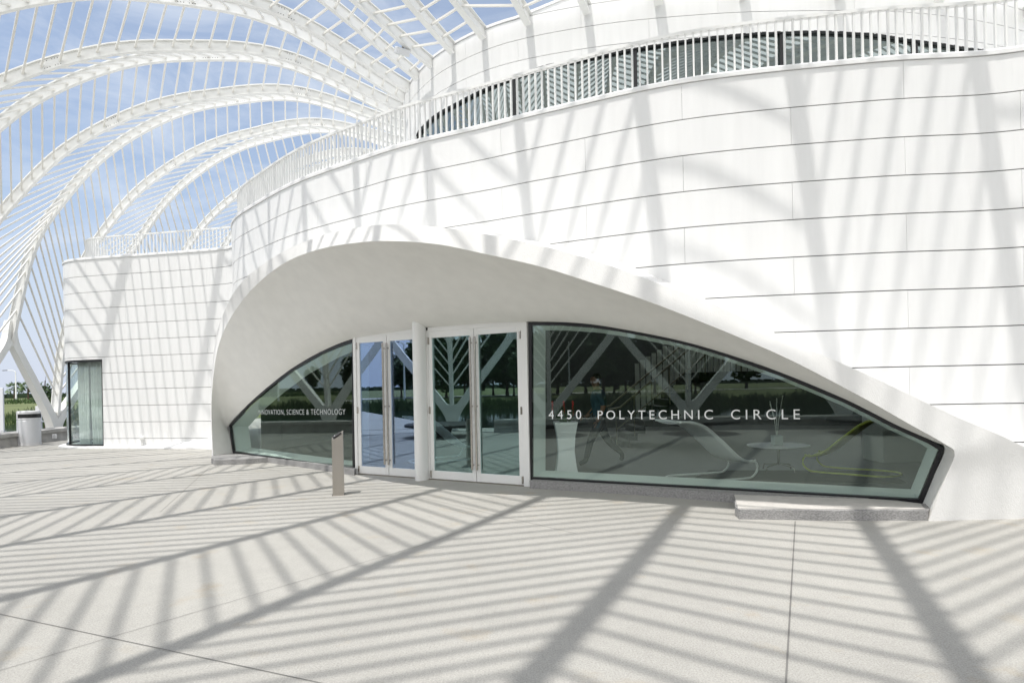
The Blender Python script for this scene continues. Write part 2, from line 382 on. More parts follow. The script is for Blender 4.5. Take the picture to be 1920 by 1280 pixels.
# hood stations: L (lower lip), T (upper lip), G (glass frame edge)
ST = [ # L px, D, T px, dT, G px, facet
 ((400, 850), 14.35, (397, 850), .55, (437, 849), 0), ((397, 790), 14.4, (396, 790), .55, (431, 815), 0), ((398, 730), 14.3, (396, 735), .55, (429, 797), 0),
 ((408, 655), 14.0, (401, 655), .5, (465, 758), 0), ((430, 600), 13.4, (417, 592), .45, (500, 727), 0), ((470, 545), 12.1, (452, 530), .3, (545, 692), 0),
 ((530, 495), 10.9, (520, 478), .2, (600, 660), 0), ((600, 467), 9.75, (600, 443), .1, (662, 635), 0), ((680, 454), 9.05, (690, 424), 0, (735, 624), 1),
 ((740, 452), 8.6, (760, 421), 0, (790, 615), 1), ((820, 458), 8.32, (840, 428), 0, (850, 611), 1), ((900, 474), 8.15, (920, 441), 0, (915, 606), 1),
 ((1010, 499), 7.9, (1020, 462), 0, (990, 603), 1), ((1110, 530), 7.65, (1120, 490), 0, (1090, 606), 2), ((1210, 563), 7.43, (1220, 526), 0, (1190, 621), 2),
 ((1304, 599), 7.25, (1320, 563), 0, (1285, 640), 2), ((1397, 637), 7.1, (1407, 602), 0, (1375, 666), 2), ((1485, 676), 6.92, (1510, 651), 0, (1464, 697), 2),
 ((1610, 741), 6.85, (1610, 695), 0, (1585, 747), 2), ((1704, 794), 6.8, (1704, 739), 0, (1680, 795), 2), ((1770, 831), 6.8, (1797, 783), 0, (1745, 824), 2),
 ((1790, 850), 6.8, (1880, 818), 0, (1771, 840), 2), ((1775, 893), 6.85, (1990, 874), .02, (1752, 890), 2), ((1741, 973), 6.87, (2150, 968), .05, (1729, 946), 2)]
FAC = [(GA, GB), (GB, GC), (GC, GD)]
Ls, Ts, Gs, Os = [], [], [], []
for l, D, t, dt, g, fc in ST:
    Ls.append(at(*l, D)); Ts.append(at(*t, D+dt)); Gs.append(on_line(*g, *FAC[fc]))
    s = WALL.near(Vector((Ts[-1].x, Ts[-1].y))); p = WALL.at(s); n = WALL.nrm(s); k = max(.02, min(.20, Ts[-1].z*.11))
    Os.append(Vector((p.x-n.x*.10, p.y-n.y*.10, Ts[-1].z+k)))
Ls[0].z = Ts[0].z = 0; Gs[0].z = .05; Ls[-1].z = Ts[-1].z = 0; Os[0].z = .03; Os[-1].z = .03
Os[-1] = Vector((Ts[-1].x+.1, Ts[-1].y+.9, .03))
def den(P, n=8): return crs(P, n)
dL, dT, dG, dO = den(Ls), den(Ts), den(Gs), den(Os)
for c in (dL, dT, dG, dO):
    for v in c: v.z = max(v.z, 0)
zl = sorted((WALL.near(Vector((o.x, o.y))), o.z) for o in dO)
ZS, ZV = [a for a, b in zl], [max(0, b-.10) for a, b in zl]
# smooth upper envelope
def zlow(s):
    if s < ZS[0] or s > ZS[-1]: return 0.
    return interp(s, ZS, ZV)
def off(path, s, k): p = path.at(s); n = path.nrm(s); return p.x+n.x*k, p.y+n.y*k
def cladding(path, s0, s1, ztop, zmin, low, c, Lp, name, parent, cuts=(), high=lambda s: 99, ph=0.):
    f = MB(); g = .013; k = 0; zt = ztop
    while zt > zmin+.02:
        z1, z0 = zt-g/2, max(zt-c+g/2, zmin); st = s0-ph-(Lp/2 if k % 2 else 0)
        while st < s1:
            a, b = max(st, s0)+.0016, min(st+Lp, s1)-.0016; st += Lp
            if b-a < .05: continue
            runs = []; seg = [a]+[x_ for x_ in cuts if a < x_ < b]+[b]
            for a_, b_ in zip(seg, seg[1:]):
                n = max(2, int((b_-a_)/.14)); cols = [a_+1e-4+(b_-a_-2e-4)*i/n for i in range(n+1)]; run = []
                for q in cols:
                    zb, zu = max(z0, low(q)), min(z1, high(q))
                    if zb < zu-.004: run.append((q, zb, zu))
                    else:
                        if len(run) > 1: runs.append(run)
                        run = []
                if len(run) > 1: runs.append(run)
            for r in runs:
                A = [Vector((*off(path, q, 0), zb)) for q, zb, zu in r]; B = [Vector((*off(path, q, 0), zu)) for q, zb, zu in r]
                A2 = [Vector((*off(path, q, -.02), zb)) for q, zb, zu in r]; B2 = [Vector((*off(path, q, -.02), zu)) for q, zb, zu in r]
                f.grid([A2, A]); f.grid([A, B]); f.grid([B, B2]); f.grid([[A[0], B[0]], [A2[0], B2[0]]]); f.grid([[A[-1], B[-1]], [A2[-1], B2[-1]]])
        zt -= c; k += 1
    o = f.build(name, 'cladding', parent, fix=False)
    # dark backing board seen in the joints
    n = int((s1-s0)/.14); b = MB(); cols = sorted([s0+(s1-s0)*i/n for i in range(n+1)]+[c_+e_ for c_ in cuts for e_ in (-1e-4, 1e-4)])
    for k_ in (-.022, -.12):
        b.grid([[Vector((*off(path, q, k_), max(low(q), zmin))) for q in cols], [Vector((*off(path, q, k_), min(high(q), ztop))) for q in cols]])
    b.build('backing_wall', 'joint', parent, fix=False)
    return o
# corner glass of the wing: a real opening between s values
sWa = WALL.near(Vector((-14.3, 21.0))); sWb = WALL.near(Vector((at(192, 700, 18.42).x, 18.42)))
sNotch = WALL.near(Vector((-7.85, 17.35)))
def low_main(s):
    z = zlow(s)
    if sWa < s < sWb: z = max(z, 2.66)
    return z
cladding(WALL, 0.3, WALL.L, ZT, 0.0, low_main, CRS_, 2.75, 'wall', bld, cuts=(sWa, sWb), ph=.9)
# cap on the wall top
n = int(WALL.L/.2); q_ = [WALL.L*i/n for i in range(n+1)]
c = MB(); sec = [(.02, -.0), (.02, .05), (.0, .075), (-.22, .075), (-.22, -.12), (-.02, -.12), (-.02, 0)]
c.grid([[Vector((*off(WALL, q, k), ZT+z)) for k, z in sec] for q in q_], close=True); c.build('wall_cap', 'cladding', bld, smooth=False)
# deck
def fill(pts, z, name, m, parent=None, hole=None):
    from mathutils.geometry import tessellate_polygon
    P = [Vector((p[0], p[1], z)) for p in pts]; H_ = [Vector((p[0], p[1], z)) for p in (hole or [])]; tr = tessellate_polygon([P, H_] if hole else [P]); P = P+H_
    return MB().add(P, [tuple(t) for t in tr]).build(name, m, parent)
dk = [off(WALL, q, -.12) for q in q_]+[(14, 8), (22, 12), (24, 30), (6, 34), (-8, 30)]
fill(dk, 5.50, 'roof_deck', 'fascia', bld, hole=[(1.2, 16.4), (11.5, 16.2), (12.5, 22.3), (.5, 22.3)][::-1])
# hood
h = MB()
def strip(A, B, n, bulge=None):
    rows = []
    for i, (a, b) in enumerate(zip(A, B)):
        r = []
        for k in range(n+1):
            t = k/n; p = a.lerp(b, t)
            if bulge: p = p+bulge(i/(len(A)-1), t)
            r.append(p)
        rows.append(r)
    h.grid(rows)
strip(dO, dT, 3); 
# lip face with softly rounded arrises
def inset(A, B, d): return [a+(b-a).normalized()*min(d, (b-a).length*.3) for a, b in zip(A, B)]
strip(dT, dL, 4)
hood_face = h
h.build('entrance_hood', 'stucco', bld, smooth=True, fix=False)
h = MB(); 
def bl(u, t):
    k = (math.sin(math.pi*t)*.13-t**3*(1-t)*1.15)*math.sin(math.pi*min(1, u*1.1))
    return Vector((0, 0, k))
strip(dL, dG, 12, bl)
h.build('soffit', 'soffit', bld, smooth=True, fix=False)
# white trim line round the glass
gin = []
for v in dG: gin.append(v+Vector((.35, .55, 0)))

# ---- glazing
def facet(A, B):
    a, b = Vector(A), Vector(B); d = (b-a).normalized(); n = Vector((d.y, -d.x)); return a, d, n
def window(name, outline, A, B, glassm, label=None, mull=(), zs=None):
    """outline: 3D points on the facet plane, in order"""
    a, d, n = facet(A, B); D3, N3 = Vector((d.x, d.y, 0)), Vector((n.x, n.y, 0))
    w_ = empty(name, None, None); del w_['label']; del w_['category']; w_.parent = bld
    if label: w_['label'] = label
    org = Vector((a.x, a.y, 0)); P = [((p-org).dot(D3), p.z) for p in outline]; cx = sum(p[0] for p in P)/len(P); cz = sum(p[1] for p in P)/len(P)
    def ins(k):   # inset polygon
        o = []; m = len(P)
        for i in range(m):
            p0, p1, p2 = Vector(P[i-1]), Vector(P[i]), Vector(P[(i+1) % m])
            e1, e2 = (p1-p0).normalized(), (p2-p1).normalized(); n1, n2 = Vector((-e1.y, e1.x)), Vector((-e2.y, e2.x))
            if (Vector((cx, cz))-p1).dot(n1) < 0 and sg < 0: pass
            b = (n1+n2); b = b/(max(.35, b.length_squared/2)); o.append(p1+b*k*sg)
        return o
    area = sum(P[i-1][0]*P[i][1]-P[i][0]*P[i-1][1] for i in range(len(P))); sg = 1 if area > 0 else -1
    W = lambda p, k: org+D3*p[0]+Vector((0, 0, p[1]))+N3*k
    I = ins(.046); I2 = ins(.02); m = len(P)
    f = MB()
    f.grid([[W(p, -.05) for p in P], [W(p, .006) for p in P], [W(p, .006) for p in I], [W(p, -.05) for p in I]], close=True)
    f.build('frame', 'black', w_)
    from mathutils.geometry import tessellate_polygon
    f = MB(); f1 = [W(p, -.012) for p in I2]; tr = tessellate_polygon([f1]); f.add(f1, [tuple(t) for t in tr]); f2 = [W(p, -.026) for p in I2]; f.add(f2, [tuple(t)[::-1] for t in tr])
    f.build('pane', glassm, w_, fix=True)
    R0 = ins(.05); R1 = ins(.10)
    f = MB(); f.grid([[W(p, -.06) for p in R0], [W(p, -.10) for p in R0], [W(p, -.42) for p in R1]], close=True); f.build('reveal', 'reveal', w_)
    return w_, W
px_l = [(437, 849), (430, 797), (465, 758), (500, 727), (545, 692), (600, 660), (630, 647), (663, 636), (664, 883)]
wl, Wl = window('window', [on_line(*p, GA, GB) for p in px_l], GA, GB, 'glass_green', 'pointed half-arch window left of the doors')
px_r = [(992, 604), (1050, 604), (1110, 608), (1160, 615), (1210, 624), (1260, 634), (1304, 645), (1360, 662), (1410, 679), (1464, 698), (1525, 723), (1585, 748), (1635, 773), (1680, 796), (1745, 825), (1771, 841), (1729, 943), (992, 899)]
wr, Wr = window('window', [on_line(*p, GC, GD) for p in px_r], GC, GD, 'glass_green', 'long swooping window right of the doors')
# ---- lettering
def lettering(text, x0px, x1px, ypx, hpx, A, B, parent, lm='letter'):
    a, d, n = facet(A, B); p0, p1 = on_line(x0px, ypx, A, B), on_line(x1px, ypx, A, B)
    capm = hpx/FPX*(p0.y+p1.y)/2; cu = bpy.data.curves.new('txt', 'FONT'); cu.body = text; cu.size = 1
    t = bpy.data.objects.new('txt', cu); COL.objects.link(t); bpy.context.view_layer.update()
    w1 = t.dimensions.x; cu.space_character = 1.6; bpy.context.view_layer.update(); w2 = t.dimensions.x
    hh = t.dimensions.y/1.02; size = capm/.70; width = (p1-p0).length; want = width/size
    sc = 1+.6*(want-w1)/(w2-w1); xs = 1.
    if sc < 1.08: sc = 1.08; w3 = w1+(w2-w1)*(sc-1)/.6; xs = want/w3
    cu.space_character = sc; cu.extrude = .001; cu.offset = 0.; bpy.context.view_layer.update()
    me = bpy.data.meshes.new_from_object(t.evaluated_get(bpy.context.evaluated_depsgraph_get())); bpy.data.objects.remove(t)
    xs_ = [v.co.x for v in me.vertices]; mn = min(xs_)
    o3 = p0.copy(); D3 = (p1-p0).normalized(); N3 = Vector((n.x, n.y, 0))
    for v in me.vertices:
        c_ = v.co.copy(); v.co = o3+D3*((c_.x-mn)*size*xs)+Vector((0, 0, 1))*(c_.y*size)+N3*(.004+c_.z)
    me.materials.clear(); me.materials.append(M[lm]); o = bpy.data.objects.new('lettering', me); COL.objects.link(o); o.parent = parent; return o
lettering('4450', 1029, 1090, 785, 16.5, GC, GD, wr)['label'] = 'house number 4450 in white figures'
lettering('POLYTECHNIC', 1121, 1337, 785.5, 17, GC, GD, wr)['label'] = 'word POLYTECHNIC in white capitals'
lettering('CIRCLE', 1371, 1500, 785.5, 18.5, GC, GD, wr)['label'] = 'word CIRCLE in white capitals'
lettering('INNOVATION, SCIENCE & TECHNOLOGY', 484, 648, 777, 10, GA, GB, wl, 'letter_grey')['label'] = 'small white words INNOVATION, SCIENCE & TECHNOLOGY'
# ---- doors
a, d, n = facet(GB, GC)
D3, N3 = Vector((d.x, d.y, 0)), Vector((n.x, n.y, 0)); ORG = Vector((a.x, a.y, 0))
DM = Matrix(((D3.x, -N3.x, 0, ORG.x), (D3.y, -N3.y, 0, ORG.y), (0, 0, 1, 0), (0, 0, 0, 1)))     # local x along, y inwards
def tpx(u, v=760): return (on_line(u, v, GB, GC)-ORG).dot(D3)
def door(u0, u1, hinge_left, lab, gm):
    x0, x1 = tpx(u0), tpx(u1); e = empty('door', None, None); del e['label']; del e['category']; e.parent = bld; e['label'] = lab
    x0 += .006; x1 -= .006; fw = .075; zt = DH-.03
    f = MB(); f.box((x0, -.02, .02), (x0+fw, .025, zt), DM); f.box((x1-fw, -.02, .02), (x1, .025, zt), DM)
    f.box((x0+fw, -.02, zt-.11), (x1-fw, .025, zt), DM); f.box((x0+fw, -.02, .02), (x1-fw, .025, .16), DM); bevel(f.build('frame', 'door_white', e), .004)
    f = MB(); f.box((x0+fw-.01, -.002, .15), (x1-fw+.01, .008, zt-.10), DM); f.build('pane', gm, e)
    hx = x1-fw*.55 if hinge_left else x0+fw*.55
    f = MB(); f.tube([DM@Vector((hx, -.075, .22)), DM@Vector((hx, -.075, zt-.14))], .019, 10)
    for z in (.30, 1.28, zt-.24): f.tube([DM@Vector((hx, -.078, z)), DM@Vector((hx, -.018, z))], .012, 8)
    f.build('handle', 'handle_steel', e, smooth=True)
    hh = x0+.012 if hinge_left else x1-.012
    for z in (.04, 1.15, zt-.22): f = MB(); f.box((hh-.014, -.04, z), (hh+.014, -.018, z+.12), DM); f.build('hinge', 'handle_steel', e)
    return e
door(671, 728, True, 'white framed glass door farthest left', 'glass_blue'); door(728, 789, False, 'white framed glass door left of the round column', 'glass_blue')
door(806, 892, True, 'white framed glass door right of the round column', 'glass_teal'); door(892, 981, False, 'white framed glass door beside the long window', 'glass_teal')
f = MB(); xa, xb, xc, xd = tpx(671)-.07, tpx(671), tpx(789), tpx(806)
f.box((xa, -.035, 0), (xb, .06, DH+.02), DM); f.box((xc, -.02, 0), (xd, .05, DH), DM); f.box((tpx(981), -.035, 0), (tpx(991)+.01, .06, DH+.02), DM)
f.box((xb, -.025, DH-.03), (xc, .05, DH+.05), DM); f.box((xd, -.025, DH-.03), (tpx(981), .05, DH+.05), DM)
bevel(f.build('door_frame', 'door_white', bld), .005)
f = MB(); f.box((xa, -.03, 0), (tpx(991), .05, .018), DM); f.build('threshold', 'handle_steel', bld)
cc = DM@Vector((tpx(797), -.17, 0)); f = MB()
f.grid([[DM@Vector((tpx(796)+.10*math.cos(k*math.tau/28), -.11+.15*math.sin(k*math.tau/28), z if z < 2 else DH+.06+.30*max(0, .11-.15*math.sin(k*math.tau/28)))) for k in range(28)] for z in (0, 1.4, 2.95)], close=True)
f.build('column', 'door_white', bld, smooth=True)
# ---- concrete curbs under the windows
def prism(pts, z0, z1, name, m, parent=None, bev=.02):
    f = MB(); A = [Vector((p[0], p[1], z0)) for p in pts]; B = [Vector((p[0], p[1], z1)) for p in pts]; n_ = len(pts)
    f.grid([A, B], close=True); f.add(B, [tuple(range(n_))]); f.add(A, [tuple(range(n_))[::-1]])
    o = f.build(name, m, parent); 
    if bev: bevel(o, bev, 2)
    return o
gp = lambda u, v: (lambda p: (p.x, p.y))(at(u, v, EYE/ray(u, v)[1]))
prism([gp(396, 868), gp(402, 872), gp(460, 870), gp(502, 867), gp(560, 875), gp(664, 891), (-2.98, 11.72), (-3.1, 12.1), (-6.9, 15.4), (-7.6, 15.6)], 0, .115, 'curb', 'rough_stone', bld, .018)['label'] = 'rough stone curb under the left window'
prism([gp(993, 915), gp(1200, 928), gp(1400, 944), (4.9, 7.5), (4.2, 7.95), (.4, 9.95)], 0, .12, 'curb', 'rough_stone', bld, .015)['label'] = 'rough stone curb under the right window'
prism([gp(1378, 966), gp(1386, 973), gp(1560, 975.5), gp(1741, 975.5), (4.9, 7.2), (4.6, 7.62), (2.95, 8.2)], 0, .113, 'step', ['rough_stone'], bld, .02)
prism([(gp(1386, 972)[0]+.0, gp(1386, 972)[1]+.03), (gp(1560, 974)[0], gp(1560, 974)[1]+.035), (gp(1738, 974)[0], gp(1738, 974)[1]+.03), (4.8, 7.25), (4.5, 7.56), (2.9, 8.08)], .1, .119, 'step_top', ['curb_top'], bld, .004)
# ---- plinth under the wing
f = MB(); rows = []
s0, s1 = WALL.near(Vector((-14.35, 20.9))), WALL.near(Vector((-7.9, 17.4))); nn = 60
for k in range(nn+1):
    s = s0+(s1-s0)*k/nn; u = max(0, (k/nn-.45)/.55); hh = .055+.0*u+.42*u**2.6; ou = .20+.25*u**2
    rows.append([Vector((*off(WALL, s, o_), z)) for o_, z in ((ou, 0), (ou, hh*.55 if u < .3 else hh*.3), (ou-.03, hh*.8 if u < .3 else hh*.42), (ou*.4, hh*.93), (.004, hh), (-.3, hh))])
pt = rows[-1]; foot_l = dT[0]
for k in range(1, 11):
    t = k/10; rows.append([p.lerp(Vector((foot_l.x-.06+.25*(j/5), foot_l.y+.1+.35*(j/5), p.z*1.15)), t) for j, p in enumerate(pt)])
f.grid(rows); f.build('plinth', 'fascia', bld, smooth=True, fix=False)
# ---- wing corner glass and curtains
nn = 40; g_ = [sWa+(sWb-sWa)*k/nn for k in range(nn+1)]
cw = empty('window', None, None); del cw['label']; del cw['category']; cw.parent = bld; cw['label'] = 'curved floor-length corner window of the side wing'
f = MB(); f.grid([[Vector((*off(WALL, s, k), z)) for s in g_] for k, z in ((-.02, .07), (-.02, 2.64))]); solid(f.build('pane', 'glass_clear', cw, smooth=True, fix=False), .012)
f = MB()
for z in (.055, 2.60):
    f.grid([[Vector((*off(WALL, s, k), z+dz)) for k, dz in ((.0, 0), (.0, .045), (-.06, .045), (-.06, 0))] for s in g_], close=True)
for s in (sWb-.012, sWa+(sWb-sWa)*.62):
    w2 = .010 if s != sWa+(sWb-sWa)*.62 else .004
    A, B = off(WALL, s-w2, .004), off(WALL, s+w2, .004); C, D = off(WALL, s+w2, -.06), off(WALL, s-w2, -.06)
    f.grid([[Vector((*p, z)) for p in (A, B, C, D)] for z in (.06, 2.64)], close=True)
f.build('frame', 'black', cw)
f = MB(); f.grid([[Vector((*off(WALL, s, k), .05)) for s in g_] for k in (-.02, -.5)]); f.build('sill', 'reveal', cw, fix=False)
def curtain(sa, sb, ph, lab):
    n_ = 90; rows = []
    for z in [.06+2.55*j/10 for j in range(11)]:
        r = []
        for k in range(n_+1):
            t = k/n_; s = sa+(sb-sa)*(t if z > 1.2 else (t*(1-.12*(1.2-z))+.06*(1.2-z)))
            o_ = -.34+.045*math.sin(t*38+ph+.3*z)+.02*math.sin(t*71+ph*2); x, y = off(WALL, s, o_); r.append(Vector((x, y, z)))
        rows.append(r)
    f = MB(); f.grid(rows); o = solid(f.build('curtain', 'curtain', None, smooth=True, fix=False), .004); tag(o, lab, 'curtain', 'curtains in the corner window'); return o
wing = sWb-sWa
curtain(sWa+wing*.60, sWa+wing*.775, 0, 'pale curtain left of the dark gap in the corner window'); curtain(sWa+wing*.80, sWb-.02, 1.3, 'pale curtain right of the dark gap in the corner window')
# ---- small wall fitting on the wing
f = MB(); q = on_line(268, 822, (-9.6, 17.88), (-12.3, 18.4)); f.lathe((0, 0, 0), [(0, -.06), (.05, -.05), (.065, 0), (.05, .06), (0, .08)], 14)
f.v = [q+v+Vector((0, -.05, .02)) for v in f.v]; f.box((q.x-.04, q.y-.04, q.z-.22), (q.x+.02, q.y-.02, q.z-.03)); tag(f.build('hose_bib', 'rail_white', bld, smooth=True), 'small white wall fitting low on the side wing', None)

# ---- railings
def railing(path, s0, s1, inset, zb, zt, step, lab, cnt=100, lean=.0):
    r = empty('railing', None, None); del r['label']; del r['category']; r.parent = bld; r['label'] = lab
    n_ = int((s1-s0)/.2); q = [s0+(s1-s0)*k/n_ for k in range(n_+1)]
    f = MB(); f.grid([[Vector((*off(path, s, -inset+k), zt+z)) for k, z in ((-.03, -.02), (.03, -.02), (.03, .02), (-.03, .02))] for s in q], close=True); f.build('top_rail', 'rail_white', r)
    f = MB(); f.grid([[Vector((*off(path, s, -inset+k), zb+z)) for k, z in ((-.02, -.02), (.02, -.02), (.02, .02), (-.02, .02))] for s in q], close=True); f.build('bottom_rail', 'rail_white', r)
    m = int((s1-s0)/step); me = None; rest = MB(); hh = zt-.02-zb-.02
    for k in range(m):
        s = s1-(k+.5)*step; x, y = off(path, s, -inset); nr = path.nrm(s)
        mt = Matrix(((-nr.y, nr.x, 0, x), (nr.x, nr.y, 0, y), (0, 0, 1, zb+.02), (0, 0, 0, 1)))
        if k < cnt:
            if me is None: tmp = MB().box((-.011, -.02, 0), (.011, .02, hh)).build('baluster', 'rail_white'); me = tmp.data; bpy.data.objects.remove(tmp)
            o = bpy.data.objects.new('baluster', me); COL.objects.link(o); o.parent = r; o.matrix_basis = mt
        else: rest.box((-.011, -.02, 0), (.011, .02, hh), mt)
    if rest.f: o = rest.build('balusters', 'rail_white', r); o['kind'] = 'stuff'
    return r
sR0 = WALL.near(Vector((-7.0, 15.5))); 
railing(WALL, sR0-.9, WALL.L-2.6, .16, 5.60, 6.43, .108, 'long white terrace railing curving above the entrance')
railing(WALL, WALL.near(Vector((-14.3, 21))), sNotch-.1, .62, 5.62, 6.50, .12, 'white railing on top of the side wing')

# ---- upper drum
sD0, sD1 = 3.0, DRUM.L-3
def drum_px(u, v):
    x, b = ray(u, v); best = None
    for k in range(1400):
        s = DRUM.near(Vector((-3.25, 19.5)))+k*.02
        if s > DRUM.L: break
        p = DRUM.at(s); e_ = abs(p.x/p.y-x)
        if best is None or e_ < best[0]: best = (e_, s, EYE-b*p.y)
    return best[1], best[2]
lens = [drum_px(*p) for p in ((778, 259), (784, 245), (807, 222), (857, 192), (915, 163), (967, 141), (1026, 122), (1100, 108), (1177, 93), (1300, 73), (1429, 61), (1526, 58), (1623, 62), (1720, 76), (1817, 90), (1875, 97))]
lens.sort(); lens = [(lens[0][0]-.25, 5.2)]+lens+[(lens[-1][0]+1.6, 6.0), (lens[-1][0]+2.6, 5.4)]
LX, LZ = [a for a, b in lens], [b for a, b in lens]
def low_drum(s): return interp(s, LX, LZ) if LX[0] < s < LX[-1] else 0
ZD = 10.19
sK = DRUM.near(Vector((0, 14.5)))
def high_drum(s): return ZD+.02+1.45*max(0, min(1, (s-sK-.3)/6.))**1.2
cladding(DRUM, sD0, sD1, ZD+3*.49, 5.5, low_drum, .49, 3.0, 'upper_wall', bld, high=high_drum, ph=.7)
f = MB(); q = [sD0+(sD1-sD0)*k/160 for k in range(161)]
f.grid([[Vector((*off(DRUM, s, k), high_drum(s)+z)) for k, z in ((.02, -.01), (.02, .05), (-.3, .05), (-.3, -.01))] for s in q], close=True); f.build('roof_edge', 'cladding', bld)
fill([off(DRUM, s, -.1) for s in q], ZD+.02, 'skylight', 'skylight', bld)
uw = empty('window', None, None); del uw['label']; del uw['category']; uw.parent = bld; uw['label'] = 'lens-shaped band of glass in the upper drum behind the railing'
q = [LX[0]+(LX[-1]-LX[0])*k/150 for k in range(151)]
f = MB(); f.grid([[Vector((*off(DRUM, s, -.09), z0 if z0 else max(5.45, low_drum(s)-.0))) for s in q] for z0 in (5.4, 0)]); f.build('pane', 'glass_upper', uw, smooth=True, fix=False)
f = MB(); f.grid([[Vector((*off(DRUM, s, k), max(5.42, low_drum(s)+z))) for k, z in ((.0, -.02), (.0, .012), (-.07, .012), (-.07, -.02))] for s in q], close=True); f.build('frame', 'black', uw)
f = MB()
for u in (962, 1192, 1468, 1721):
    s, _ = drum_px(u, 150); zt = low_drum(s)
    A, B = off(DRUM, s-.04, -.03), off(DRUM, s+.04, -.03); C, D = off(DRUM, s+.04, -.12), off(DRUM, s-.04, -.12)
    f.grid([[Vector((*p, z)) for p in (A, B, C, D)] for z in (5.45, zt)], close=True)
f.build('mullion', 'black', uw)
# dark room behind the upper glass
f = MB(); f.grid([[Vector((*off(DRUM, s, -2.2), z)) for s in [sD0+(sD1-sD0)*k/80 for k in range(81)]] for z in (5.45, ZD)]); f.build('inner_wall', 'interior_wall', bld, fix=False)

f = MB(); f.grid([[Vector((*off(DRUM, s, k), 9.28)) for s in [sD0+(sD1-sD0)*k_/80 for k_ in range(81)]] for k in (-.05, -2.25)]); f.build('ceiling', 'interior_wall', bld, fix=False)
# ---- interior of the entrance hall
fl = [(GA[0], GA[1]+.06), (GB[0]+.03, GB[1]+.06), (GC[0]+.03, GC[1]+.06), (GD[0]+.02, GD[1]+.06), (5.6, 7.9), (14, 8), (16, 24), (-6, 24), (-7.2, 17)]
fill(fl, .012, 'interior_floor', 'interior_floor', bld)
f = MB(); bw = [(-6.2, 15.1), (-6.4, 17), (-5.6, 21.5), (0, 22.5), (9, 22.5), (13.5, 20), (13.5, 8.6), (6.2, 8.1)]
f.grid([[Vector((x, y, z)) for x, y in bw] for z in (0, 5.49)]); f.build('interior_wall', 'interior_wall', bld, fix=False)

# ================================================================ GROUND
ctr = Vector((4, 16))
pl = []
for k in range(0, 81):
    i = -10.5+k*.295; r = ring(i)+ring_out(i)*1.5; pl.append((r.x, r.y))
pl = pl+[(-10, 46), (10, 52), (40, 50), (52, 20), (44, -10), (26, -20)]
struct(fill(pl, 0, 'plaza', 'concrete'))
def terr(x, y):
    r = math.hypot(x-0, y-12); z = -1.6
    if r > 55: z = -1.6+1.5*min(1, (r-55)/6.)
    if r > 61: z = -.1+.85*min(1, (r-61)/85.)
    return z
f = MB(); rs = [0, 10, 20, 30, 40, 50, 54, 55.5, 57, 58.5, 60, 61.5, 70, 85, 105, 130, 160, 220, 350, 600, 1200, 2400]; rows = []
for r in rs: rows.append([Vector((r*math.cos(a*math.tau/96), 12+r*math.sin(a*math.tau/96), terr(r*math.cos(a*math.tau/96), 12+r*math.sin(a*math.tau/96)))) for a in range(96)])
f.grid(rows, close=True); struct(f.build('lawn', 'grass', smooth=True))
f = MB(); n_ = 90; f.add([Vector((58.5*math.cos(a*math.tau/n_), 12+58.5*math.sin(a*math.tau/n_), -.75)) for a in range(n_)], [tuple(range(n_))]); struct(f.build('pond', 'water'))
# pale footpath and a road beyond the pond
def ribbon(pts, wd, name, m, dz=.03):
    f = MB(); A, B = [], []
    P = crs(pts, 12)
    for i, p in enumerate(P):
        T = (P[min(i+1, len(P)-1)]-P[max(i-1, 0)]).normalized(); N = Vector((-T.y, T.x))
        for Q, k in ((A, 1), (B, -1)):
            x, y = p.x+N.x*wd/2*k, p.y+N.y*wd/2*k; Q.append(Vector((x, y, terr(x, y)+dz)))
    f.grid([A, B]); return struct(f.build(name, m))
ribbon([(-150, 60), (-120, 90), (-85, 115), (-40, 138), (10, 150)], 3.4, 'path', 'path', .06)
ribbon([(-75, 20), (-80, -10), (-72, -45), (-50, -80), (-10, -100), (40, -95)], 6, 'road', 'path', .06)
# causeway crossing the pond to the west
cw_ = [(-13.6, 4.6), (-15.9, 9.4), (-72, 4.5), (-72, -2.5)]
f = MB(); f.add([Vector((x, y, z)) for z in (-.004, -.5) for x, y in cw_], [(0, 1, 2, 3), (7, 6, 5, 4), (0, 4, 5, 1), (1, 5, 6, 2), (2, 6, 7, 3), (3, 7, 4, 0)]); struct(f.build('causeway', 'concrete'))
# paving joints
def joint(pts, wd=.008):
    f = MB(); P = [Vector((*gp(*p), .004)) if len(p) == 2 else Vector(p) for p in pts]
    P = [Vector((a.x, a.y, .004)) for a in P]
    for a, b in zip(P, P[1:]):
        T = (b-a).normalized(); N = Vector((-T.y, T.x, 0))*wd/2; f.add([a+N, b+N, b-N, a-N], [(0, 1, 2, 3)])
    return struct(f.build('paving_joint', 'joint_line'))
joint([(1491, 977), (1473, 1290)], .011); joint([(-60, 1138), (0, 1151), (190, 1192), (610, 1282), (800, 1322)], .006); joint([(-30, 1266), (185, 1201), (550, 1093), (820, 1013), (1010, 936)], .0045)
joint([(455, 871), (780, 930), (1080, 1000)], .004)
joint([(396, 873), (300, 960), (60, 1100)][:2], .004)

